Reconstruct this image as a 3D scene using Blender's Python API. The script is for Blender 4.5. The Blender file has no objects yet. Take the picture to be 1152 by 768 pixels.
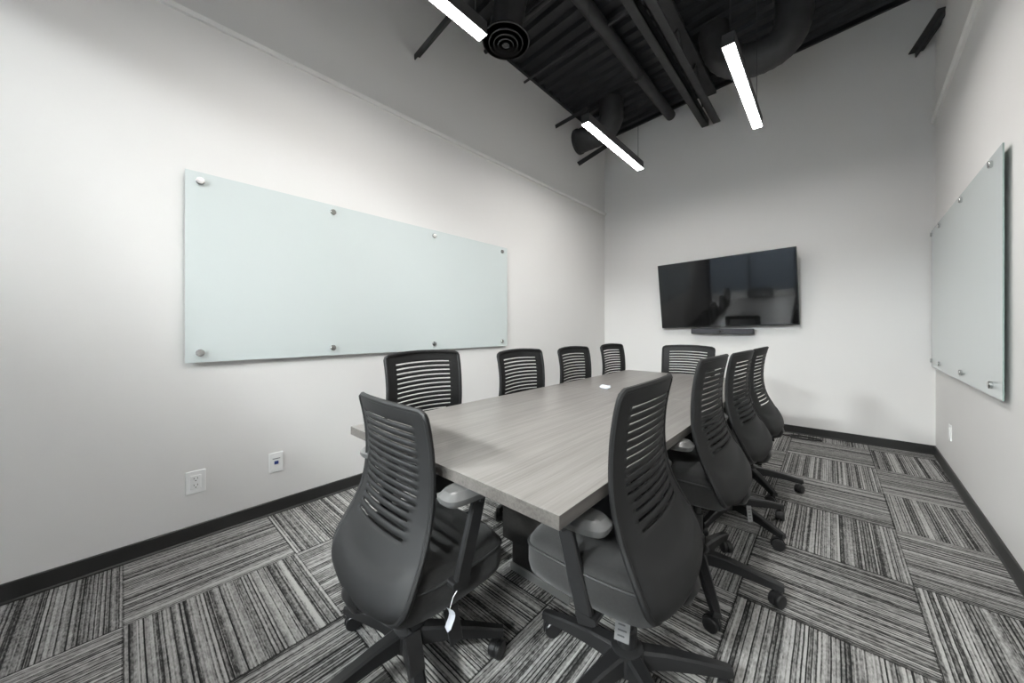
import bpy, bmesh, math, random
from math import sin, cos, pi, radians as R_, atan2, sqrt
from mathutils import Vector, Matrix
random.seed(7)
scene = bpy.context.scene
COL = scene.collection

# ------------------------------------------------------------------ materials
def new_mat(name):
    m = bpy.data.materials.new(name); m.use_nodes = True
    nt = m.node_tree; nt.nodes.clear()
    out = nt.nodes.new('ShaderNodeOutputMaterial')
    return m, nt, out

def principled(name, col, rough=.5, metal=0., spec=.5, bump=None, var=0., vscale=8., coat=0., sheen=0.):
    m, nt, out = new_mat(name)
    b = nt.nodes.new('ShaderNodeBsdfPrincipled')
    b.inputs['Roughness'].default_value = rough
    b.inputs['Metallic'].default_value = metal
    b.inputs['Specular IOR Level'].default_value = spec
    b.inputs['Coat Weight'].default_value = coat
    b.inputs['Coat Roughness'].default_value = .03
    b.inputs['Sheen Weight'].default_value = sheen
    b.inputs['Base Color'].default_value = (*col, 1)
    nt.links.new(b.outputs[0], out.inputs[0])
    tc = nt.nodes.new('ShaderNodeTexCoord')
    if var > 0:
        n = nt.nodes.new('ShaderNodeTexNoise'); n.inputs['Scale'].default_value = vscale
        n.inputs['Detail'].default_value = 4
        nt.links.new(tc.outputs['Object'], n.inputs['Vector'])
        r = nt.nodes.new('ShaderNodeValToRGB')
        r.color_ramp.elements[0].position = .3; r.color_ramp.elements[1].position = .7
        r.color_ramp.elements[0].color = (*[c*(1-var) for c in col], 1)
        r.color_ramp.elements[1].color = (*[min(1, c*(1+var)) for c in col], 1)
        nt.links.new(n.outputs['Fac'], r.inputs['Fac'])
        nt.links.new(r.outputs['Color'], b.inputs['Base Color'])
    if bump:
        n2 = nt.nodes.new('ShaderNodeTexNoise'); n2.inputs['Scale'].default_value = bump[0]
        n2.inputs['Detail'].default_value = 3
        nt.links.new(tc.outputs['Object'], n2.inputs['Vector'])
        bp = nt.nodes.new('ShaderNodeBump'); bp.inputs['Strength'].default_value = bump[1]
        bp.inputs['Distance'].default_value = bump[2]
        nt.links.new(n2.outputs['Fac'], bp.inputs['Height'])
        nt.links.new(bp.outputs['Normal'], b.inputs['Normal'])
    return m

def emission(name, col, strength):
    m, nt, out = new_mat(name)
    e = nt.nodes.new('ShaderNodeEmission'); e.inputs[0].default_value = (*col, 1); e.inputs[1].default_value = strength
    nt.links.new(e.outputs[0], out.inputs[0])
    return m

def thin_glass(name):
    m, nt, out = new_mat(name)
    t = nt.nodes.new('ShaderNodeBsdfTransparent'); t.inputs[0].default_value = (.93, .96, .97, 1)
    g = nt.nodes.new('ShaderNodeBsdfGlossy'); g.inputs['Roughness'].default_value = .01
    f = nt.nodes.new('ShaderNodeFresnel'); f.inputs['IOR'].default_value = 1.5
    mx = nt.nodes.new('ShaderNodeMixShader')
    nt.links.new(f.outputs[0], mx.inputs[0]); nt.links.new(t.outputs[0], mx.inputs[1]); nt.links.new(g.outputs[0], mx.inputs[2])
    nt.links.new(mx.outputs[0], out.inputs[0])
    return m

class NG:
    """small node-graph helper"""
    def __init__(s, nt): s.nt = nt
    def math(s, op, a, b=None, c=None):
        n = s.nt.nodes.new('ShaderNodeMath'); n.operation = op
        for i, v in enumerate((a, b, c)):
            if v is None: continue
            if isinstance(v, (int, float)): n.inputs[i].default_value = v
            else: s.nt.links.new(v, n.inputs[i])
        return n.outputs[0]
    def comb(s, x, y, z):
        n = s.nt.nodes.new('ShaderNodeCombineXYZ')
        for i, v in enumerate((x, y, z)):
            if isinstance(v, (int, float)): n.inputs[i].default_value = v
            else: s.nt.links.new(v, n.inputs[i])
        return n.outputs[0]
    def white(s, vec):
        n = s.nt.nodes.new('ShaderNodeTexWhiteNoise'); n.noise_dimensions = '3D'
        s.nt.links.new(vec, n.inputs['Vector']); return n.outputs['Value']
    def noise(s, vec, scale=1, detail=2, rough=.5):
        n = s.nt.nodes.new('ShaderNodeTexNoise'); n.inputs['Scale'].default_value = scale
        n.inputs['Detail'].default_value = detail; n.inputs['Roughness'].default_value = rough
        s.nt.links.new(vec, n.inputs['Vector']); return n.outputs['Fac']
    def ramp(s, fac, els):
        n = s.nt.nodes.new('ShaderNodeValToRGB'); cr = n.color_ramp
        while len(cr.elements) < len(els): cr.elements.new(.5)
        for e, (p, c) in zip(cr.elements, els):
            e.position = p; e.color = (*c, 1)
        s.nt.links.new(fac, n.inputs['Fac']); return n.outputs['Color']

def carpet_mat(name, x0, y0, size):
    m, nt, out = new_mat(name); g = NG(nt)
    b = nt.nodes.new('ShaderNodeBsdfPrincipled'); b.inputs['Roughness'].default_value = .95
    b.inputs['Specular IOR Level'].default_value = .1
    nt.links.new(b.outputs[0], out.inputs[0])
    tc = nt.nodes.new('ShaderNodeTexCoord'); sp = nt.nodes.new('ShaderNodeSeparateXYZ')
    nt.links.new(tc.outputs['Object'], sp.inputs[0])
    fx = g.math('DIVIDE', g.math('SUBTRACT', sp.outputs[0], x0), size)
    fy = g.math('DIVIDE', g.math('SUBTRACT', sp.outputs[1], y0), size)
    ix, iy = g.math('FLOOR', fx), g.math('FLOOR', fy)
    lx, ly = g.math('SUBTRACT', fx, ix), g.math('SUBTRACT', fy, iy)
    par = g.math('FLOORED_MODULO', g.math('ADD', ix, iy), 2.)     # 0: stripes run along X
    ipar = g.math('SUBTRACT', 1., par)
    across = g.math('ADD', g.math('MULTIPLY', ly, ipar), g.math('MULTIPLY', lx, par))
    along = g.math('ADD', g.math('MULTIPLY', lx, ipar), g.math('MULTIPLY', ly, par))
    rnd = g.white(g.comb(ix, iy, 3.7))
    seed = g.math('MULTIPLY', rnd, 97.)
    # wide bands, medium lines, single yarns
    wob = g.math('MULTIPLY', g.math('SUBTRACT', g.noise(g.comb(g.math('MULTIPLY', along, 5.), seed, 0.), 1., 1), .5), .004)
    ac = g.math('ADD', across, wob)
    band = g.noise(g.comb(g.math('MULTIPLY', ac, 13.), g.math('MULTIPLY', along, .8), seed), 1., 1)
    la = g.math('MULTIPLY', ac, 46.); lineid = g.math('FLOOR', la); lf = g.math('FRACT', la)
    yarn = g.white(g.comb(lineid, seed, 1.))
    thin = g.white(g.comb(g.math('FLOOR', g.math('MULTIPLY', ac, 118.)), seed, 5.))
    edge = g.math('MULTIPLY', g.math('LESS_THAN', lf, .34), g.white(g.comb(lineid, seed, 9.)))
    brk = g.noise(g.comb(g.math('MULTIPLY', lineid, 3.17), g.math('MULTIPLY', along, 10.), seed), 1., 2, .6)
    fleck = g.noise(g.comb(g.math('MULTIPLY', ac, 118.), g.math('MULTIPLY', along, 36.), seed), 1., 2)
    v = g.math('MULTIPLY', band, .22)
    v = g.math('MULTIPLY_ADD', yarn, .26, v)
    v = g.math('MULTIPLY_ADD', thin, .26, v)
    v = g.math('MULTIPLY_ADD', edge, -.34, v)
    v = g.math('MULTIPLY_ADD', brk, .30, v)
    v = g.math('MULTIPLY_ADD', fleck, .45, v)
    v = g.math('SUBTRACT', v, .19)
    # tile seam
    ex = g.math('MINIMUM', g.math('MINIMUM', lx, g.math('SUBTRACT', 1., lx)), g.math('MINIMUM', ly, g.math('SUBTRACT', 1., ly)))
    seam = g.math('LESS_THAN', ex, .006)
    v = g.math('SUBTRACT', v, g.math('MULTIPLY', seam, .16))
    col = g.ramp(v, [(.20, (.018, .018, .0175)), (.36, (.05, .049, .047)), (.49, (.19, .186, .18)), (.74, (.43, .42, .405))])
    nt.links.new(col, b.inputs['Base Color'])
    bp = nt.nodes.new('ShaderNodeBump'); bp.inputs['Strength'].default_value = .5; bp.inputs['Distance'].default_value = .004
    nt.links.new(v, bp.inputs['Height']); nt.links.new(bp.outputs[0], b.inputs['Normal'])
    return m

def wood_mat(name, dark, light, rough):
    m, nt, out = new_mat(name); g = NG(nt)
    b = nt.nodes.new('ShaderNodeBsdfPrincipled'); b.inputs['Roughness'].default_value = rough
    b.inputs['Specular IOR Level'].default_value = .5
    nt.links.new(b.outputs[0], out.inputs[0])
    tc = nt.nodes.new('ShaderNodeTexCoord'); sp = nt.nodes.new('ShaderNodeSeparateXYZ')
    nt.links.new(tc.outputs['Object'], sp.inputs[0])
    X, Y, Z = sp.outputs
    a = g.noise(g.comb(g.math('MULTIPLY', X, 130.), g.math('MULTIPLY', Y, 3.), g.math('MULTIPLY', Z, 130.)), 1., 3, .6)
    c = g.noise(g.comb(g.math('MULTIPLY', X, 28.), g.math('MULTIPLY', Y, 1.2), g.math('MULTIPLY', Z, 28.)), 1., 2)
    v = g.math('MULTIPLY_ADD', a, .6, g.math('MULTIPLY', c, .4))
    col = g.ramp(v, [(.36, dark), (.64, light)])
    nt.links.new(col, b.inputs['Base Color'])
    return m

def board_mat(name):
    m, nt, out = new_mat(name)
    b = nt.nodes.new('ShaderNodeBsdfPrincipled')
    b.inputs['Base Color'].default_value = (.60, .65, .642, 1)
    b.inputs['Roughness'].default_value = .35
    b.inputs['Specular IOR Level'].default_value = .2
    b.inputs['Coat Weight'].default_value = .8; b.inputs['Coat Roughness'].default_value = .015
    b.inputs['Coat IOR'].default_value = 1.5
    nt.links.new(b.outputs[0], out.inputs[0])
    return m

M = {}
M['wall'] = principled('wall_paint', (.735, .722, .705), .75, spec=.25, bump=(220., .06, .002), var=.012, vscale=1.3)
M['corr'] = principled('corridor_paint', (.10, .12, .15), .6, var=.03)
M['trim'] = principled('trim_paint', (.74, .73, .71), .5, spec=.3, var=.01)
M['base'] = principled('baseboard_vinyl', (.022, .022, .021), .42, var=.1)
M['deck'] = principled('black_deck_paint', (.019, .0198, .022), .5, var=.25, vscale=3.)
M['steel'] = principled('black_steel_paint', (.034, .034, .035), .5, var=.2)
M['duct'] = principled('dark_duct_paint', (.042, .042, .043), .5, var=.2)
M['shell'] = principled('charcoal_plastic', (.009, .0091, .0093), .6, spec=.35, bump=(400., .05, .001))
M['black'] = principled('black_plastic', (.014, .014, .0145), .4, var=.1)
M['fabric'] = principled('charcoal_fabric', (.014, .0138, .0134), .85, bump=(700., .35, .001), var=.2, vscale=120., sheen=.15)
M['pip'] = principled('seam_piping', (.02, .02, .02), .7, var=.1)
M['armpad'] = principled('grey_armpad', (.125, .125, .123), .3, metal=.35, var=.05)
M['chrome'] = principled('brushed_steel', (.55, .55, .54), .22, metal=1., var=.05)
M['board'] = board_mat('back_painted_glass')
M['boardedge'] = principled('glass_edge', (.28, .36, .33), .15, var=.03)
M['wood'] = wood_mat('grey_laminate', (.140, .130, .121), (.222, .209, .196), .36)
M['woodedge'] = wood_mat('laminate_edge', (.06, .055, .05), (.115, .106, .098), .4)
M['ped'] = wood_mat('dark_laminate', (.018, .017, .016), (.032, .03, .028), .5)
M['alu'] = principled('satin_aluminium', (.5, .5, .49), .45, metal=.8, var=.05)
M['tv'] = principled('tv_screen_glass', (.0065, .0066, .0068), .06, spec=.42, var=.01)
M['tvframe'] = principled('tv_bezel', (.012, .012, .012), .35, var=.05)
M['bar'] = principled('soundbar_cloth', (.045, .046, .052), .7, var=.1, vscale=90.)
M['white'] = principled('white_plastic', (.82, .82, .81), .35, var=.01)
M['greyprint'] = principled('grey_print', (.25, .25, .25), .6, var=.02)
M['slot'] = principled('dark_slot', (.05, .05, .05), .6, var=.02)
M['blue'] = principled('blue_jack', (.03, .06, .25), .4, var=.05)
M['paper'] = principled('white_paper', (.48, .495, .53), .8, var=.05, vscale=60.)
M['label'] = principled('grey_label', (.17, .17, .17), .7, var=.05)
M['light'] = emission('led_diffuser', (1., .982, .96), 23.5)
M['glass'] = thin_glass('clear_glass')
M['carpet'] = carpet_mat('striped_carpet_tile', -2.06, .0, .585)
M['corrlight'] = emission('corridor_panel', (1., .99, .972), 165.)
M['cable'] = principled('black_cable', (.02, .02, .02), .5, var=.05)

# ------------------------------------------------------------------ mesh helpers
def link(name, bm, mat, parent=None, smooth=False, loc=None):
    me = bpy.data.meshes.new(name)
    bmesh.ops.recalc_face_normals(bm, faces=bm.faces)
    bm.to_mesh(me); bm.free()
    if smooth:
        for p in me.polygons: p.use_smooth = True
        try: me.set_sharp_from_angle(angle=R_(38))
        except Exception: pass
    mats = mat if isinstance(mat, (list, tuple)) else [mat]
    for q in mats: me.materials.append(q)
    o = bpy.data.objects.new(name, me); COL.objects.link(o)
    if parent: o.parent = parent
    if loc: o.location = loc
    return o

def box(bm, x0, x1, y0, y1, z0, z1, bev=0., mi=0, mtx=None):
    b2 = bmesh.new()
    vs = [b2.verts.new((x, y, z)) for z in (z0, z1) for y in (y0, y1) for x in (x0, x1)]
    for f in ((0, 1, 3, 2), (4, 6, 7, 5), (0, 4, 5, 1), (2, 3, 7, 6), (0, 2, 6, 4), (1, 5, 7, 3)):
        b2.faces.new([vs[i] for i in f])
    if bev > 0:
        bmesh.ops.bevel(b2, geom=b2.edges[:] , offset=bev, segments=2, affect='EDGES', profile=.5)
    if mtx: bmesh.ops.transform(b2, matrix=mtx, verts=b2.verts)
    merge(bm, b2, mi)

def merge(bm, b2, mi=0):
    vm = {v: bm.verts.new(v.co) for v in b2.verts}
    for f in b2.faces:
        try:
            nf = bm.faces.new([vm[v] for v in f.verts]); nf.material_index = mi
        except ValueError: pass
    b2.free()

def loft(bm, rings, cap=True, closed=True, mi=0):
    vr = [[bm.verts.new(p) for p in r] for r in rings]
    n = len(vr[0])
    for a, b in zip(vr, vr[1:]):
        for i in range(n if closed else n-1):
            f = bm.faces.new((a[i], a[(i+1) % n], b[(i+1) % n], b[i])); f.material_index = mi
    if cap and closed:
        f = bm.faces.new(vr[0][::-1]); f.material_index = mi
        f = bm.faces.new(vr[-1]); f.material_index = mi
    return vr

def frames(pts, closed=False):
    n = len(pts); out = []
    up = None
    for i in range(n):
        a = pts[i-1] if (i > 0 or closed) else pts[i]
        b = pts[(i+1) % n] if (i < n-1 or closed) else pts[i]
        t = (b-a).normalized()
        if up is None:
            up = Vector((0, 0, 1)) if abs(t.z) < .9 else Vector((0, 1, 0))
        s = t.cross(up).normalized(); u = s.cross(t).normalized(); up = u
        out.append((s, u))
    return out

def tube(bm, pts, r, seg=10, closed=False, mi=0, sx=1., su=1.):
    pts = [Vector(p) for p in pts]
    fr = frames(pts, closed)
    rr = r if isinstance(r, (list, tuple)) else [r]*len(pts)
    rings = []
    for p, (s, u), q in zip(pts, fr, rr):
        rings.append([p + s*q*sx*cos(2*pi*k/seg) + u*q*su*sin(2*pi*k/seg) for k in range(seg)])
    if closed:
        vr = [[bm.verts.new(p) for p in r_] for r_ in rings]
        for i in range(len(vr)):
            a, b = vr[i], vr[(i+1) % len(vr)]
            for k in range(seg):
                f = bm.faces.new((a[k], a[(k+1) % seg], b[(k+1) % seg], b[k])); f.material_index = mi
    else:
        loft(bm, rings, mi=mi)

def barx(bm, p0, p1, w0, h0, w1=None, h1=None, up=Vector((0, 0, 1)), bev=.0):
    """tapered rectangular bar between two points, w along side, h along up"""
    w1 = w1 or w0; h1 = h1 or h0
    p0, p1 = Vector(p0), Vector(p1); t = (p1-p0).normalized()
    s = t.cross(up).normalized(); u = s.cross(t).normalized()
    def ring(p, w, h):
        c = min(w, h)*.22
        q = [(w/2, h/2-c), (w/2-c, h/2), (-w/2+c, h/2), (-w/2, h/2-c), (-w/2, -h/2+c), (-w/2+c, -h/2), (w/2-c, -h/2), (w/2, -h/2+c)]
        return [p + s*a + u*b for a, b in q]
    loft(bm, [ring(p0, w0, h0), ring(p1, w1, h1)])

def lathe(bm, prof, seg=24, c=(0, 0, 0), axis='Z', mi=0):
    rings = []
    for r, z in prof:
        ring = []
        for k in range(seg):
            a = 2*pi*k/seg
            x, y, zz = r*cos(a), r*sin(a), z
            if axis == 'X': p = (zz, x, y)
            elif axis == 'Y': p = (x, zz, y)
            else: p = (x, y, zz)
            ring.append(Vector(p)+Vector(c))
        rings.append(ring)
    loft(bm, rings, mi=mi)

def interp(tab, x):
    """Catmull-Rom through (x,y) table, x ascending"""
    n = len(tab)
    if x <= tab[0][0]: return tab[0][1]
    if x >= tab[-1][0]: return tab[-1][1]
    for i in range(n-1):
        if tab[i][0] <= x <= tab[i+1][0]:
            x0, y0 = tab[i]; x1, y1 = tab[i+1]; h = x1-x0
            m0 = (y1-tab[i-1][1])/(x1-tab[i-1][0]) if i > 0 else (y1-y0)/h
            m1 = (tab[i+2][1]-y0)/(tab[i+2][0]-x0) if i+2 < n else (y1-y0)/h
            t = (x-x0)/h
            return ((2*t**3-3*t**2+1)*y0 + (t**3-2*t**2+t)*h*m0 + (-2*t**3+3*t**2)*y1 + (t**3-t**2)*h*m1)

def smooth01(t):
    t = max(0., min(1., t)); return t*t*(3-2*t)

def empty(name, label, cat, loc=(0, 0, 0), rz=0., group=None):
    o = bpy.data.objects.new(name, None); COL.objects.link(o)
    o.empty_display_size = .1
    o.location = loc; o.rotation_euler = (0, 0, rz)
    tag(o, label, cat, group); return o

def tag(o, label, cat, group=None, kind=None):
    o['label'] = label; o['category'] = cat
    if group: o['group'] = group
    if kind: o['kind'] = kind
    return o

def struct(name, bm, mat, smooth=False, label=None):
    o = link(name, bm, mat, None, smooth); o['kind'] = 'structure'
    if label: o['label'] = label
    return o

def copy_tree(o, parent=None):
    c = o.copy(); COL.objects.link(c)
    if parent: c.parent = parent
    for ch in list(o.children): copy_tree(ch, c)
    return c

# ------------------------------------------------------------------ room shell
H = 1.155
LX, BY, FY = -2.607, 4.887, -1.70
RX0, RK = .722, .0355                      # right wall x at the back corner, skew
def rx(y): return RX0 + RK*(y-BY)
def deck_z(x): return 4.03 + (x-LX)*.068
TH = .12

bm = bmesh.new(); box(bm, LX-TH, .95, FY-.02, BY+TH, -.1, 0.)
struct('floor', bm, M['carpet'], label='floor of grey striped carpet tiles laid quarter turn')
bm = bmesh.new(); box(bm, LX-TH, LX, FY, BY+TH, 0, 4.6)
struct('wall_left', bm, M['wall'], label='tall off-white wall holding the long glass board')
bm = bmesh.new(); box(bm, LX, 1.0, BY, BY+TH, 0, 4.6)
struct('wall_back', bm, M['wall'], label='off-white end wall behind the television')
bm = bmesh.new()
vs = [(rx(FY), FY), (rx(BY), BY), (rx(BY)+TH, BY), (rx(FY)+TH, FY)]
loft(bm, [[Vector((x, y, 0)) for x, y in vs], [Vector((x, y, 4.6)) for x, y in vs]])
struct('wall_right', bm, M['wall'], label='off-white wall on the right with the shorter glass board')

# corrugated steel roof deck, ribs across the room
bm = bmesh.new()
prof = []; y = FY-.1; pitch = .152
while y < BY+.1:
    prof += [(y, 0), (y+.045, 0), (y+.062, .042), (y+.135, .042)]; y += pitch
ra, rb, rc, rd = [], [], [], []
x0, x1 = LX-.1, .98
v = []
for (yy, dz) in prof:
    v.append([bm.verts.new((x, yy, deck_z(x)+dz+ex)) for x, ex in ((x0, 0), (x1, 0), (x1, .12), (x0, .12))])
for a, b in zip(v, v[1:]):
    for k in range(4):
        bm.faces.new((a[k], a[(k+1) % 4], b[(k+1) % 4], b[k]))
bm.faces.new(v[0]); bm.faces.new(v[-1][::-1])
struct('ceiling', bm, M['deck'], label='open black corrugated steel deck ceiling')

# baseboards
def base_strip(name, pts, inward):
    bm = bmesh.new(); ix, iy = inward
    (ax, ay), (bx, by) = pts
    prof = [(0, 0), (.014, 0), (.014, .006), (.009, .012), (.009, .082), (.006, .0855), (0, .0855)]
    loft(bm, [[Vector((px+ix*d, py+iy*d, z)) for d, z in prof] for px, py in ((ax, ay), (bx, by))])
    struct(name, bm, M['base'])
base_strip('baseboard_left', ((LX, FY), (LX, BY)), (1, 0))
base_strip('baseboard_back', ((LX, BY), (rx(BY), BY)), (0, -1))
base_strip('baseboard_right', ((rx(FY), FY), (rx(BY), BY)), (-1, 0))
# ledge trim at light height on both long walls
def ledge(name, a, b, dx):
    bm = bmesh.new()
    prof = [(0, -.02), (.018, -.02), (.03, .0), (.03, .010), (0, .024)]
    loft(bm, [[Vector((p[0]+dx*d, p[1], p[2]+z)) for d, z in prof] for p in (a, b)])
    struct(name, bm, M['trim'])
ledge('trim_1', (LX, FY, 2.845), (LX, BY, 2.905), 1)
ledge('trim_2', (rx(FY), FY, 3.25), (rx(BY), BY, 3.045), -1)

# black closure angles where the deck meets the walls
bm = bmesh.new(); z0 = deck_z(LX)
box(bm, LX, LX+.03, FY, BY, z0-.006, z0+.05); struct('trim_3', bm, M['deck'])
bm = bmesh.new()
loft(bm, [[Vector((x, y, deck_z(x)+z)) for y, z in ((BY-.03, -.006), (BY, -.006), (BY, .05), (BY-.03, .05))] for x in (LX+.03, .71)])
struct('trim_4', bm, M['deck'])

# glazed front (behind the camera), corridor beyond it
def glazed_front():
    bm = bmesh.new()
    box(bm, LX, rx(FY), FY-.06, FY, 0, .10)
    box(bm, LX, rx(FY), FY-.06, FY, 2.72, 2.80)
    for x in (LX, -1.62, -.62, .40):
        box(bm, x, x+.06, FY-.06, FY, .10, 2.72)
    w = struct('window_1', bm, M['tvframe'], label='black framed glass partition at the room entrance')
    for a, b in ((LX+.06, -1.62), (-1.56, -.62), (-.56, .40)):
        bm = bmesh.new(); box(bm, a, b, FY-.036, FY-.024, .10, 2.72)
        o = link('pane', bm, M['glass'], w)
    bm = bmesh.new(); box(bm, LX, rx(FY), FY-.08, FY-.002, 2.80, 4.6)
    struct('wall_front', bm, M['wall'])
glazed_front()
bm = bmesh.new(); box(bm, -4.4, 2.4, -4.6, FY-.02, -.1, 0); struct('floor_corridor', bm, M['carpet'])
bm = bmesh.new(); box(bm, -4.4, 2.4, -4.72, -4.6, 0, 2.9); struct('wall_corridor', bm, M['corr'])
bm = bmesh.new(); box(bm, -4.52, -4.4, -4.72, FY-.08, 0, 2.9); box(bm, 2.4, 2.52, -4.72, FY-.08, 0, 2.9)
struct('wall_corridor_ends', bm, M['corr'])
bm = bmesh.new(); box(bm, -4.4, 2.4, -4.6, FY-.08, 2.9, 3.0); struct('ceiling_corridor', bm, M['deck'])

def pendant(name, label, x, y0, y1, z, group):
    t = empty(name, label, 'pendant light', (x, (y0+y1)/2, z), 0, group)
    L = (y1-y0)/2
    bm = bmesh.new(); box(bm, -.032, .032, -L+.003, L-.003, .008, .075, .002)
    for q in (-1, 1):
        box(bm, q*.0335-.0015, q*.0335+.0015, -L, L, 0, .075)
        box(bm, -.035, .035, q*(L-.0015)-.0015, q*(L-.0015)+.0015, 0, .075)
    link('housing', bm, M['duct'], t)
    bm = bmesh.new(); box(bm, -.0318, .0318, -L+.004, L-.004, -.004, .007)
    link('diffuser', bm, M['light'], t)
    for s in (-1, 1):
        bm = bmesh.new(); top = deck_z(x)-z
        tube(bm, [(0, s*(L-.06), .07), (0, s*(L-.06), top)], .0022, 6)
        lathe(bm, [(.012, .07), (.012, .095), (.004, .1)], 10, (0, s*(L-.06), 0))
        link('hanger_cable', bm, M['steel'], t)
    return t
LZ = 2.872
g = 'linear pendant lights over the table'
pendant('pendant_light', 'glowing linear pendant light at the far left, nearest the back wall corner', -1.543, 2.55, 3.69, LZ, g)
pendant('pendant_light', 'glowing linear pendant light hanging on the right side, left of the black corner brace', -.466, 2.42, 3.58, LZ, g)
pendant('pendant_light', 'glowing linear pendant light cut by the top of the frame beside the round air diffuser', -1.543, .27, 1.405, LZ, g)
pendant('pendant_light', 'linear pendant light above the near right table corner, just outside the frame', -.466, .14, 1.28, LZ, g)

# corridor ceiling panels
for i, x in enumerate((-2.6, -.9, .8)):
    t = empty('ceiling_panel_light', 'square ceiling light in the corridor beyond the glass, %s' % ('left', 'middle', 'right')[i], 'ceiling light', (x, -2.75, 2.9))
    bm = bmesh.new(); box(bm, -.34, .34, -.34, .34, -.03, 0, .004); link('frame', bm, M['white'], t)
    bm = bmesh.new(); box(bm, -.3, .3, -.3, .3, -.036, -.028); link('diffuser', bm, M['corrlight'], t)

# ------------------------------------------------------------------ overhead services
def joist():
    x, z = -1.127, 3.76
    t = empty('steel_joist', 'black twin-angle steel joist running above the table to the back wall', 'joist', (x, 1.6, z))
    for s in (-1, 1):
        bm = bmesh.new()
        box(bm, s*.025, s*.105, -3.2, 3.28, -.045, -.035) if s > 0 else box(bm, -.105, -.025, -3.2, 3.28, -.045, -.035)
        if s > 0: box(bm, .025, .035, -3.2, 3.28, -.045, .035)
        else: box(bm, -.035, -.025, -3.2, 3.28, -.045, .035)
        link('chord_angle', bm, M['steel'], t)
    bm = bmesh.new(); k = 0; y = -3.1; top = deck_z(x)-z
    while y < 2.6:
        tube(bm, [(0, y, 0), (0, y+.3, top-.03)], .011, 8); tube(bm, [(0, y+.3, top-.03), (0, y+.6, 0)], .011, 8); y += .6
    link('web', bm, M['steel'], t)
    bm = bmesh.new(); box(bm, -.06, .06, -3.2, 3.28, top-.045, top-.006); link('top_chord', bm, M['steel'], t)
joist()

bm = bmesh.new()
tube(bm, [(0, -3.3, 0), (0, 0, .03), (0, 2.85, .06)], .062, 18)
for y in (-1.2, .3, 1.8): lathe(bm, [(.07, -.02), (.07, .02)], 18, (0, y, .035), 'Y')
o = link('roof_drain_pipe', bm, M['duct'], None, True, (-1.62, 2.03, 3.965))
tag(o, 'thick dark pipe under the deck, left of the twin-angle joist', 'pipe')

def round_duct():
    t = empty('air_duct', 'round black air duct end coming out of the left wall behind the far pendant light', 'duct', (LX, 4.12, 3.71))
    bm = bmesh.new()
    pts = [(0.002+.03*i, 0, 0) for i in range(0, 12)]
    c = pts[-1][0]; top = deck_z(LX+.5)-3.71
    for k in range(1, 9):
        a = k/8*pi/2; pts.append((c+.17*sin(a), 0, .17*(1-cos(a))))
    pts.append((c+.17, 0, top-.003))
    rr = [.15+(.004 if i % 3 == 0 else 0) for i in range(len(pts))]
    tube(bm, pts, rr, 28); link('duct_run', bm, M['duct'], t, True)
    bm = bmesh.new(); lathe(bm, [(.152, .002), (.165, .002), (.165, .03), (.152, .03)], 28, (0, 0, 0), 'X'); link('wall_collar', bm, M['duct'], t, True)
round_duct()
def hose():
    t = empty('flexible_air_duct', 'dark flexible air duct drooping from the deck right of the twin-angle joist', 'duct', (-.6, 3.88, 3.66))
    ctl = [(-.27, .46), (-.25, .30), (-.17, .13), (-.02, .02), (.16, .0), (.29, .05), (.355, .2), (.36, .49)]
    pts = []
    for i in range(len(ctl)-1):
        p0 = ctl[max(0, i-1)]; p1 = ctl[i]; p2 = ctl[i+1]; p3 = ctl[min(len(ctl)-1, i+2)]
        for k in range(6):
            u = k/6
            q = [.5*((2*p1[j])+(-p0[j]+p2[j])*u+(2*p0[j]-5*p1[j]+4*p2[j]-p3[j])*u*u+(-p0[j]+3*p1[j]-3*p2[j]+p3[j])*u**3) for j in (0, 1)]
            pts.append((q[0], 0, q[1]))
    pts.append((ctl[-1][0], 0, ctl[-1][1]))
    bm = bmesh.new(); tube(bm, pts, [.138+(.005 if i % 2 else 0) for i in range(len(pts))], 26)
    link('hose', bm, M['duct'], t, True)
    bm = bmesh.new(); lathe(bm, [(.155, .44), (.155, .50), (.14, .505), (.14, .435)], 26, (.36, 0, 0)); link('collar', bm, M['steel'], t, True)
hose()
bm = bmesh.new(); box(bm, -.14, .14, -.2, .2, 0, .26, .006); box(bm, -.155, -.137, -.15, .15, .04, .22); box(bm, -.1, .1, -.206, -.2, .05, .2)
o = link('air_terminal_box', bm, M['duct'], None, False, (-.285, 3.35, 3.90)); tag(o, 'dark sheet-metal air box above the right pendant light', 'air box')

def diffuser():
    x, y, z = -1.97, 2.04, 3.465
    t = empty('air_diffuser', 'round black stepped ring air diffuser hanging beside the left wall', 'air diffuser', (x, y, z))
    for k, (r0, r1, dz) in enumerate(((.19, .150, .0), (.138, .108, -.012), (.098, .072, -.02), (.062, .040, -.026))):
        bm = bmesh.new()
        lathe(bm, [(r0, dz+.0), (r0+.002, dz+.006), (r1+.004, dz+.05), (r1, dz+.046), (r0-.006, dz+.0)], 40)
        link('ring', bm, M['duct'], t, True)
    bm = bmesh.new(); lathe(bm, [(.002, -.03), (.028, -.028), (.03, -.02), (.008, .03)], 28); link('cone', bm, M['duct'], t, True)
    bm = bmesh.new()
    n = 26; rr = [.125+(.006 if i % 2 else 0) for i in range(n)]
    tube(bm, [(.0+.12*smooth01(i/(n-1)), 0, .045+i/(n-1)*(deck_z(x+.12)-z-.06)) for i in range(n)], rr, 24)
    link('flexible_duct', bm, M['steel'], t, True)
diffuser()

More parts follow.
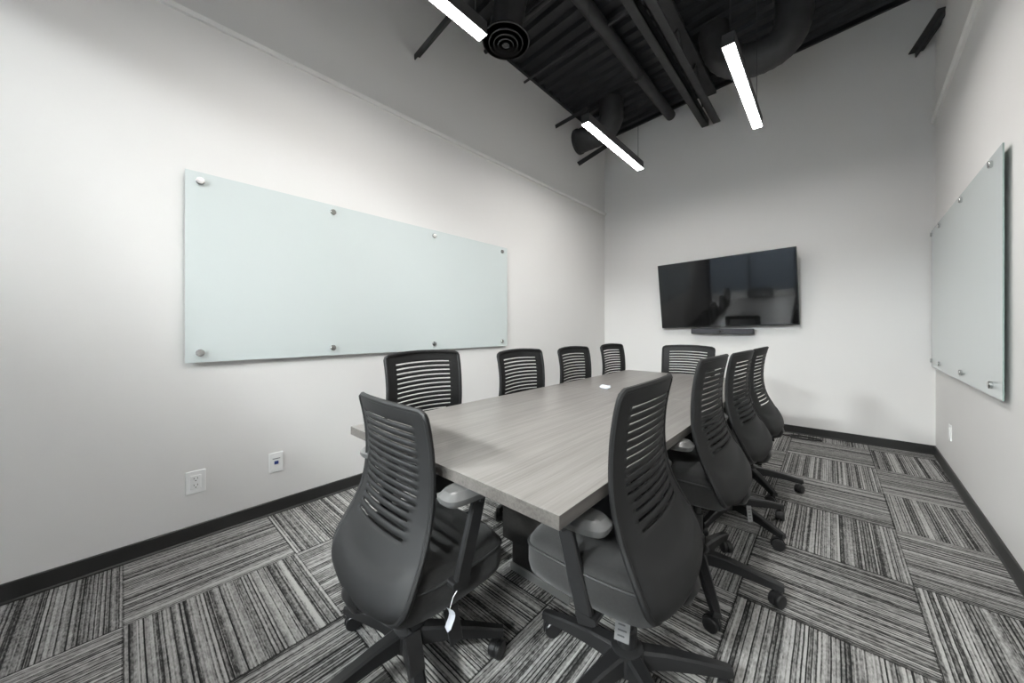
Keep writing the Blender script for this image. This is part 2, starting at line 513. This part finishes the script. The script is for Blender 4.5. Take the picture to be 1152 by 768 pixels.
def brace(label, p0, p1, w=.05, bracket=True):
    d = Vector(p1)-Vector(p0)
    bm = bmesh.new()
    barx(bm, (0, 0, 0), d, w, .008)
    s = d.normalized().cross(Vector((0, 0, 1))).normalized()*w/2
    barx(bm, s+Vector((0, 0, -w/2)), d+s+Vector((0, 0, -w/2)), .008, w)
    o = link('brace_angle', bm, M['steel'], None, False, p0)
    tag(o, label, 'brace')
brace('black bracing angle leaving the left wall beneath the top pendant light', (LX, 1.63, 3.44), (-1.15, 1.66, 3.70))
brace('black bracing angle on the left wall under the round duct', (LX, 4.13, 3.43), (-2.22, 4.40, 3.715), .06)
brace('short black bracing angle on the left wall above the round duct end', (LX, 3.62, 3.72), (-2.2, 3.68, 3.80), .05)
bm = bmesh.new()
barx(bm, (.708, 4.40, 3.76), (.60, 4.88, 3.73), .10, .01)
barx(bm, (.708, 4.42, 3.735), (.60, 4.88, 3.705), .01, .05)
o = link('corner_brace', bm, M['steel'], None); tag(o, 'black steel angle bridging the upper corner of back and right walls', 'brace')
bm = bmesh.new(); tube(bm, [(LX, 0, 0), (-.9, 0, .09), (.7, 0, .18)], .013, 10)
o = link('conduit', bm, M['steel'], None, True, (0, 3.0, 3.94)); tag(o, 'thin black conduit crossing under the deck above the pendant lights', 'conduit')
bm = bmesh.new(); tube(bm, [(LX, 0, 0), (-.9, 0, .09), (.7, 0, .18)], .02, 10)
o = link('conduit', bm, M['steel'], None, True, (0, 2.4, 3.93)); tag(o, 'thicker black conduit crossing under the deck nearer the air diffuser', 'conduit')

# ------------------------------------------------------------------ glass boards
def glass_board(name, label, loc, rz, W, Hh, xs, zt, zb):
    """local: x along wall, -y away from the wall, z up; origin at lower corner on the wall"""
    t = empty(name, label, 'whiteboard', loc, rz)
    bm = bmesh.new()
    b2 = bmesh.new(); box(b2, 0, W, -.028, -.022, 0, Hh)
    merge(bm, b2)
    bm.faces.ensure_lookup_table()
    for f in bm.faces:
        c = f.calc_center_median()
        f.material_index = 0 if abs(c.y+.028) < 1e-4 else 1
    link('glass_panel', bm, [M['board'], M['boardedge']], t)
    for x in xs:
        for z in (zt, zb):
            bm = bmesh.new()
            lathe(bm, [(.011, 0), (.011, -.0225), (.018, -.0285), (.019, -.031), (.019, -.040), (.0165, -.043), (.004, -.0435)], 24, (x, 0, z), 'Y')
            link('standoff', bm, M['chrome'], t, True)
    return t
# left: local x -> +Y, outward (-y) -> +X  : rotation +90
glass_board('glass_board', 'long frosted white glass board on the left wall', (LX, .2176, .970), pi/2, 2.475, 1.035,
            [.277-.2176, .955-.2176, 1.775-.2176, 2.61-.2176], .985, .052)
# right: local x -> -Y, outward -> -X : rotation -90 plus skew
sk = math.atan(RK)
glass_board('glass_board', 'frosted white glass board on the right wall near the corner', (rx(4.862), 4.862, .807), -pi/2-sk, 2.09, 1.235,
            [.075, .45, 1.24, 1.925], 1.19, .058)

# ------------------------------------------------------------------ television, soundbar
t = empty('television', 'large black flat-screen television tilted forward on the back wall', 'television', (-.985, 4.745, 1.590))
t.rotation_euler = (R_(7.4), R_(-1.5), 0)
W, Hh = 1.456, .835
bm = bmesh.new(); box(bm, -W/2, W/2, -.012, .035, -Hh/2, Hh/2, .004); box(bm, -.45, .45, .035, .06, -.34, .2, .01)
link('casing', bm, M['tvframe'], t)
bm = bmesh.new(); box(bm, -W/2+.008, W/2-.008, -.0135, -.011, -Hh/2+.014, Hh/2-.008); link('screen', bm, M['tv'], t)
bm = bmesh.new(); box(bm, -.022, .022, -.0135, -.011, -Hh/2+.004, -Hh/2+.010); link('badge', bm, M['alu'], t)
bm = bmesh.new()
for x in (-.2, .2): box(bm, x-.02, x+.02, .058, .075, -.3, .25)
box(bm, -.3, .3, .07, .088, -.06, .06); link('wall_mount', bm, M['steel'], t)
t = empty('soundbar', 'slim dark conference soundbar with camera mounted under the television', 'soundbar', (-1.0, BY, 1.120))
bm = bmesh.new(); box(bm, -.335, .335, -.115, -.03, -.033, .033, .008); link('body', bm, M['bar'], t)
bm = bmesh.new()
rings = []
for d in (-.1155, -.122):
    rings.append([Vector((.045*cos(a), d, .013*sin(a))) for a in [2*pi*k/24 for k in range(24)]])
loft(bm, rings); link('camera_housing', bm, M['black'], t, True)
bm = bmesh.new(); lathe(bm, [(.009, -.1222), (.009, -.125), (.006, -.1255)], 16, (0, 0, 0), 'Y'); link('lens', bm, M['tv'], t, True)
bm = bmesh.new(); box(bm, -.3, .3, -.03, 0, -.02, .02); link('bracket', bm, M['steel'], t)

# ------------------------------------------------------------------ wall plates
def plate(name, label, cat, loc, rz, w, h):
    t = empty(name, label, cat, loc, rz)
    bm = bmesh.new(); box(bm, -w/2, w/2, -.007, 0, -h/2, h/2, .0025); link('cover_plate', bm, M['white'], t)
    return t
t = plate('power_outlet', 'square white power outlet plate low on the left wall', 'outlet', (LX, .262, .318), pi/2, .082, .122)
bm = bmesh.new(); box(bm, -.0215, .0215, -.0105, -.006, -.037, .037, .0015); rc = link('receptacle', bm, M['white'], t)
bm = bmesh.new()
for dz in (.018, -.018):
    box(bm, -.0085, -.006, -.0112, -.0100, dz-.001, dz+.008); box(bm, .006, .0085, -.0112, -.0100, dz-.001, dz+.008)
    lathe(bm, [(.003, -.0100), (.003, -.0112)], 10, (0, 0, dz-.009), 'Y')
link('socket_slots', bm, M['slot'], rc)
t = plate('data_outlet', 'white network plate with a blue jack on the left wall', 'outlet', (LX, .632, .320), pi/2, .074, .122)
bm = bmesh.new(); box(bm, -.024, .024, -.009, -.006, -.04, .04, .001); link('insert', bm, M['white'], t)
bm = bmesh.new(); box(bm, -.011, .011, -.0125, -.008, -.011, .009, .002); link('jack', bm, M['blue'], t)
bm = bmesh.new(); box(bm, -.02, .02, -.0096, -.0088, .021, .026); link('printed_strip', bm, M['greyprint'], t)
t = plate('power_outlet', 'narrow white outlet plate on the right wall below the glass board', 'outlet', (rx(4.2), 4.2, .355), -pi/2-sk, .075, .122)
bm = bmesh.new(); box(bm, -.0165, .0165, -.0105, -.006, -.034, .034, .0015); rc = link('receptacle', bm, M['white'], t)

# ------------------------------------------------------------------ conference table
TX0, TX1, TY0, TY1, TZ = -1.5285, -.4508, .637, 3.353, .74
SEAM = 2.12
t = empty('conference_table', 'long grey wood-grain conference table in the middle of the room', 'table', ((TX0+TX1)/2, (TY0+TY1)/2, 0))
cx, cy = (TX0+TX1)/2, (TY0+TY1)/2
for a, b in ((TY0, SEAM-.0008), (SEAM+.0008, TY1)):
    bm = bmesh.new(); box(bm, TX0-cx, TX1-cx, a-cy, b-cy, TZ-.034, TZ, .0012)
    bm.faces.ensure_lookup_table()
    for f in bm.faces: f.material_index = 0 if f.calc_center_median().z > TZ-.0005 else 1
    link('tabletop', bm, [M['wood'], M['woodedge']], t)
for y0 in (1.235, 2.45):
    bm = bmesh.new(); box(bm, -.16, .16, y0-cy, y0+.34-cy, .035, .13, .002); box(bm, -.225, .225, y0-cy, y0+.34-cy, .13, TZ-.034, .002)
    p = link('pedestal', bm, M['ped'], t)
    bm = bmesh.new(); box(bm, -.168, .168, y0-.008-cy, y0+.348-cy, 0, .036, .002); link('plinth_trim', bm, M['alu'], p)
bm = bmesh.new(); box(bm, -.03, .03, 1.575-cy, 2.45-cy, .56, TZ-.034); link('stretcher_rail', bm, M['ped'], t)

# scrap of paper on the table
bm = bmesh.new()
bmesh.ops.create_icosphere(bm, subdivisions=2, radius=1.)
for v_ in bm.verts:
    q = 1+random.uniform(-.35, .3)
    v_.co = Vector((v_.co.x*.042*q, v_.co.y*.03*q, max(0., (v_.co.z+.75)*.017*q)))
o = link('crumpled_wrapper', bm, M['paper'], None, False, (-1.165, 2.19, TZ)); tag(o, 'small crumpled white wrapper lying on the tabletop', 'wrapper')

# cable coil on the floor by the back wall
bm = bmesh.new(); pts = []
for i in range(75):
    a = i/75*2*pi*2.6; rr = 1+.1*sin(i*.37)
    pts.append((.13*cos(a)*rr+.02*sin(i*.21), .055*sin(a)*rr, .006+i*.00016))
pts += [(.13*cos(2*pi*2.6)-.05*k, -.03+.05*k*.6, .006) for k in range(1, 6)]
tube(bm, pts, .0055, 8)
o = link('cable_coil', bm, M['cable'], None, True, (-.20, 4.70, 0)); tag(o, 'loose coil of dark cable on the carpet by the back baseboard', 'cable')

# ------------------------------------------------------------------ office chair
BACK = [(.40, -.186), (.43, -.192), (.46, -.188), (.50, -.170), (.54, -.148), (.60, -.116), (.66, -.094), (.74, -.081), (.84, -.082), (.92, -.093), (.985, -.108)]
WID = [(.40, .232), (.44, .247), (.48, .254), (.53, .250), (.60, .237), (.67, .226), (.80, .220), (.92, .221), (.985, .222)]
ZB, ZT = .400, .985
def back_pt(u, z):
    """u in -1..1 across the back, z height"""
    w = interp(WID, z)
    rb, rt = .085, .024
    k = 1.
    if z < ZB+rb:
        d = (ZB+rb-z)/rb; k = (1-.62*(1-sqrt(max(0, 1-min(1, d)**2.2))))
        w = w*k
    if z > ZT-rt:
        d = (z-(ZT-rt))/rt; w -= rt*.9*(1-sqrt(max(0, 1-min(1, d)**2)))
    arch = .010*(1-u*u)*smooth01((z-.5)/.2)
    sag = -.012*(1-u*u)*(1-smooth01((z-ZB)/.06))
    zz = z + arch + sag
    y = interp(BACK, zz) + .034*u*u
    zc = .520+.05*u*u
    y -= .012*smooth01((zc-z)/.022)*smooth01((1-abs(u))/.15)*smooth01((z-ZB)/.05)
    return Vector((u*w, y, zz))

def make_chair():
    root = empty('office_chair', '', 'chair')
    # shell with slots
    rows = [(ZB, 0)]
    z = ZB
    for z in (.403, .408, .414, .422, .432, .445, .458, .47, .482, .492, .502, .512, .522, .532, .544, .556, .57, .585): rows.append((z, 0))
    z0 = .597; ns = 15; pit = (.952-z0)/ns
    zs = []
    for i in range(ns):
        a = z0+i*pit
        zs.append((a, 1)); zs.append((a+.0072, 0)); zs.append((a+.0072+(pit-.0072)/2, 0))
    zs.append((.953, 0))
    rows += zs
    for z in (.960, .965, .970, .976, .981, ZT): rows.append((z, 0))
    us = [-1, -.97, -.9, -.8] + [-.74+1.48*i/14 for i in range(15)] + [.8, .9, .97, 1]
    bm = bmesh.new()
    gv = [[bm.verts.new(back_pt(u, z)) for u in us] for z, s in rows]
    for j in range(len(rows)-1):
        slot = rows[j][1]
        zz = rows[j][0]
        lim = .745 if zz > .70 else .745-.25*(.70-zz)
        for i in range(len(us)-1):
            if slot and abs(us[i]) < lim and abs(us[i+1]) < lim: continue
            bm.faces.new((gv[j][i], gv[j][i+1], gv[j+1][i+1], gv[j+1][i]))
    bk = link('backrest', bm, M['shell'], root, True)
    md = bk.modifiers.new('thick', 'SOLIDIFY'); md.thickness = .006; md.offset = 0
    # rim
    bm = bmesh.new(); pts = []
    zl = [r[0] for r in rows][::2]
    if zl[-1] != ZT: zl.append(ZT)
    for z in zl: pts.append(back_pt(1, z))
    for u in (.7, .35, 0, -.35, -.7): pts.append(back_pt(u, ZT))
    for z in reversed(zl): pts.append(back_pt(-1, z))
    for u in (-.7, -.35, 0, .35, .7): pts.append(back_pt(u, ZB))
    tube(bm, pts, .0095, 8, closed=True)
    link('back_rim', bm, M['shell'], root, True)
    # seat cushion
    def outline(k, n=56):
        out = []
        for i in range(n):
            a = 2*pi*i/n; e = .42
            ca, sa = cos(a), sin(a)
            x = .258*math.copysign(abs(ca)**e, ca); y = .046+.216*math.copysign(abs(sa)**e, sa)
            if y > .035: x *= 1-.06*((y-.035)/.232)**2
            else: x *= 1-.07*((.035-y)/.232)**2
            out.append((x*k, .035+(y-.035)*k))
        return out
    def drop(y): return 1.6*max(0, -.05-y)**2 + 1.6*max(0, y-.14)**2
    def ring(zv, k): return [Vector((x, y, zv-drop(y))) for x, y in outline(k)]
    bm = bmesh.new()
    loft(bm, [ring(.400, .80), ring(.402, .92), ring(.414, .975), ring(.440, 1.), ring(.488, 1.), ring(.504, .985), ring(.514, .95), ring(.520, .86), ring(.519, .6), ring(.515, .3), ring(.514, .04)])
    seat = link('seat', bm, M['fabric'], root, True)
    bm = bmesh.new(); tube(bm, ring(.497, .998), .0042, 6, closed=True); link('piping', bm, M['pip'], seat, True)
    bm = bmesh.new()
    loft(bm, [ring(.386, .6), ring(.389, .78), ring(.402, .86)]); link('seat_pan', bm, M['black'], root, True)
    # arms
    for s in (-1, 1):
        bm = bmesh.new()
        up = Vector((s, 0, 0))
        barx(bm, (s*.250, .010, .368), (s*.264, .070, .615), .052, .022, .046, .020, up)
        barx(bm, (s*.16, .008, .385), (s*.264, .008, .388), .06, .018)
        tube(bm, [(s*.264, .068, .605), (s*.264, .074, .630), (s*.264, .05, .641), (s*.264, -.02, .643)], .013, 10, sx=1.6, su=.7)
        link('arm_post', bm, M['black'], root, True)
        bm = bmesh.new()
        def pr(zv, k):
            out = []
            for i in range(32):
                a = 2*pi*i/32; ca, sa = cos(a), sin(a)
                out.append(Vector((s*.264+.050*k*math.copysign(abs(ca)**.6, ca), .046+(.108-.050*(1-k))*math.copysign(abs(sa)**.6, sa), zv)))
            return out
        loft(bm, [pr(.632, .72), pr(.634, .9), pr(.643, 1.), pr(.652, .99), pr(.665, .74), pr(.6685, .66), pr(.6688, .3)])
        link('arm_pad', bm, M['armpad'], root, True)
    # mechanism, lift, back bar, levers
    bm = bmesh.new(); box(bm, -.085, .085, -.12, .12, .345, .398, .012); link('tilt_mechanism', bm, M['black'], root)
    bm = bmesh.new()
    tube(bm, [(0, -.10, .368), (0, -.155, .372), (0, -.185, .385), (0, -.198, .415), (0, -.186, .455)], .02, 12, sx=2.2, su=.8)
    link('back_bar', bm, M['black'], root, True)
    bm = bmesh.new(); lathe(bm, [(.031, .10), (.031, .20), (.024, .205), (.024, .30), (.017, .302), (.017, .35)], 20); link('gas_lift', bm, M['black'], root, True)
    for s, y in ((1, .03), (1, -.10)):
        bm = bmesh.new()
        tube(bm, [(s*.07, y, .37), (s*.17, y, .366), (s*.205, y, .352)], .006, 8)
        barx(bm, (s*.200, y, .362), (s*.232, y, .272), .050, .010, .044, .008, Vector((s, 0, .3)))
        link('lever', bm, M['black'], root)
    # five-star base
    bm = bmesh.new(); lathe(bm, [(.03, .075), (.052, .078), (.055, .10), (.050, .142), (.036, .15)], 24)
    base = link('star_base', bm, M['black'], root, True)
    for k in range(5):
        a = 2*pi*k/5; d = Vector((cos(a), sin(a), 0)); sd = Vector((-sin(a), cos(a), 0))
        bm = bmesh.new()
        def lr(r, w, zl, zh):
            p = d*r
            return [p+sd*w/2+Vector((0, 0, zl)), p+sd*w/2*.9+Vector((0, 0, zh-.006)), p+sd*w*.30+Vector((0, 0, zh)),
                    p-sd*w*.30+Vector((0, 0, zh)), p-sd*w/2*.9+Vector((0, 0, zh-.006)), p-sd*w/2+Vector((0, 0, zl))]
        loft(bm, [lr(.035, .058, .088, .14), lr(.12, .050, .088, .132), lr(.22, .042, .078, .114), lr(.30, .036, .066, .096), lr(.325, .030, .066, .09)])
        link('base_leg', bm, M['black'], base)
        bm = bmesh.new()
        c = d*.312
        tube(bm, [c+Vector((0, 0, .045)), c+Vector((0, 0, .075))], .008, 8)
        wd = Vector((cos(a+.9), sin(a+.9), 0)); wa = Vector((-wd.y, wd.x, 0))   # rolling direction, axle
        cc = c - wd*.018
        for sgn in (-1, 1):
            rings = []
            for off, r in ((.004, .020), (.005, .0285), (.018, .029), (.022, .026), (.0235, .012)):
                rings.append([cc+wa*sgn*off+wd*r*cos(q)+Vector((0, 0, .0295+r*sin(q))) for q in [2*pi*j/20 for j in range(20)]])
            loft(bm, rings)
        rings = []
        for off in (-.0055, .0055):
            rings.append([cc+wa*off+wd*.033*cos(q)+Vector((0, 0, .0295+.033*sin(q))) for q in [pi*(-.08+1.16*j/12) for j in range(13)]])
        loft(bm, rings)
        link('caster', bm, M['black'], base, True)
    return root

chair = make_chair()
used = False
def place(x, y, rz, label, base_ang, group, dz=0., arm=0.):
    global used
    o = chair if not used else copy_tree(chair)
    used = True
    o.location = (x, y, 0); o.rotation_euler = (0, 0, rz)
    o['label'] = label; o['category'] = 'chair'; o['group'] = group
    for ch in o.children:
        n = ch.name.split('.')[0]
        if n == 'star_base': ch.rotation_euler = (0, 0, R_(base_ang)-rz)
        elif n == 'gas_lift': ch.scale = (1, 1, 1)
        elif n in ('arm_post', 'arm_pad'): ch.location.z = dz+arm
        else: ch.location.z = dz
        if n == 'gas_lift': ch.location.z = min(0, dz)*.5
    return o
gr = 'charcoal slotted-back chairs on the right side of the table'
gl = 'charcoal slotted-back chairs on the left side of the table'
ge = 'charcoal slotted-back chairs at the table ends'
A = place(-1.088, .648, R_(-2), 'charcoal slotted-back chair at the near table end with a white hang tag', 50, ge, -.072, .105)
B = place(-.490, 1.065, R_(93), 'charcoal slotted-back office chair at the near right table corner, nearest of its row', 38, gr, .004)
Cc = place(-.465, 1.76, R_(89), 'second charcoal slotted-back chair along the right side of the table', 9, gr, .035)
F = place(-.460, 2.42, R_(86), 'third charcoal slotted-back chair along the right side of the table', 42, gr, .025)
G = place(-.455, 3.06, R_(87), 'farthest charcoal slotted-back chair on the right side, nearest the cable coil', 17, gr, .02)
for y, lab, ba in ((1.065, 'first charcoal slotted-back chair on the left, under the right half of the long board', 20),
                   (1.79, 'second charcoal slotted-back chair on the left, beside the board\'s lower right corner', 60),
                   (2.45, 'third charcoal slotted-back chair on the left side of the table', 50),
                   (3.12, 'farthest charcoal slotted-back chair on the left, nearest the back corner', 0)):
    place(-1.515 if y > 1.5 else -1.56, y, R_(-90), lab, ba, gl, .034 if y < 1.5 else .012 if y < 2 else .004)
place(-.987, 3.36, R_(180), 'charcoal slotted-back chair at the far table end below the television', 60, ge)

for ch in A.children:
    if ch.name.split('.')[0] in ('arm_post', 'arm_pad'): ch.location.x = .025

# labels and tag on individual chairs
def sticker(ch, p, rot, w, h, name='paper_label'):
    bm = bmesh.new(); box(bm, -w/2, w/2, -.001, .001, -h/2, h/2)
    o = link(name, bm, M['label'], ch); o.location = p; o.rotation_euler = rot
    o['label'] = 'grey printed label'
    bm = bmesh.new()
    for i in range(4): box(bm, -w*.3, w*(.3-.12*(i % 2)), -.0016, -.0009, h*(.3-.2*i)-.002, h*(.3-.2*i)+.002)
    q = link('printed_lines', bm, M['slot'], o)
sticker(B, (-.108, -.03, .285), (R_(-6), R_(4), R_(-75)), .042, .078)
sticker(Cc, (.012, -.205, .362), (R_(-15), R_(14), R_(-20)), .034, .062)
bm = bmesh.new()   # string and paper tag hanging from the arm post
tube(bm, [(.262, -.02, .385), (.25, -.035, .355), (.248, -.045, .325)], .0012, 6)
o = link('tag_string', bm, M['white'], A); o.location = (.013, .03, .018)
bm = bmesh.new()
rings = []
for i in range(7):
    f = i/6; w = .011*(1-.1*f) if i < 6 else .001
    yy = -.045+.008*sin(f*5)
    rings.append([Vector((.248-w, yy-w*.3, .325-.062*f)), Vector((.248+w, yy+w*.3, .325-.062*f)), Vector((.248+w, yy+w*.3+.0008, .325-.062*f)), Vector((.248-w, yy-w*.3+.0008, .325-.062*f))])
loft(bm, rings)
o = link('hang_tag', bm, M['paper'], A); o.location = (.013, .03, .018); o['label'] = 'white paper hang tag'

# ------------------------------------------------------------------ camera, world, view
cam = bpy.data.cameras.new('camera'); co = bpy.data.objects.new('camera', cam); COL.objects.link(co)
co.location = (0, 0, H); co.rotation_euler = (R_(90), 0, R_(41.26))
cam.sensor_width = 36.; cam.lens = 394.53/1152*36
cam.shift_x = -(587.93-576)/1152; cam.shift_y = -(384-369.28)/1152
cam.clip_start = .02
scene.camera = co
w = bpy.data.worlds.new('world'); scene.world = w; w.use_nodes = True
w.node_tree.nodes['Background'].inputs[0].default_value = (.75, .82, .9, 1)
w.node_tree.nodes['Background'].inputs[1].default_value = .3
scene.view_settings.view_transform = 'Standard'
scene.view_settings.look = 'None'
scene.view_settings.exposure = 1.71
scene.view_settings.gamma = 1.
scene.view_settings.use_curve_mapping = False
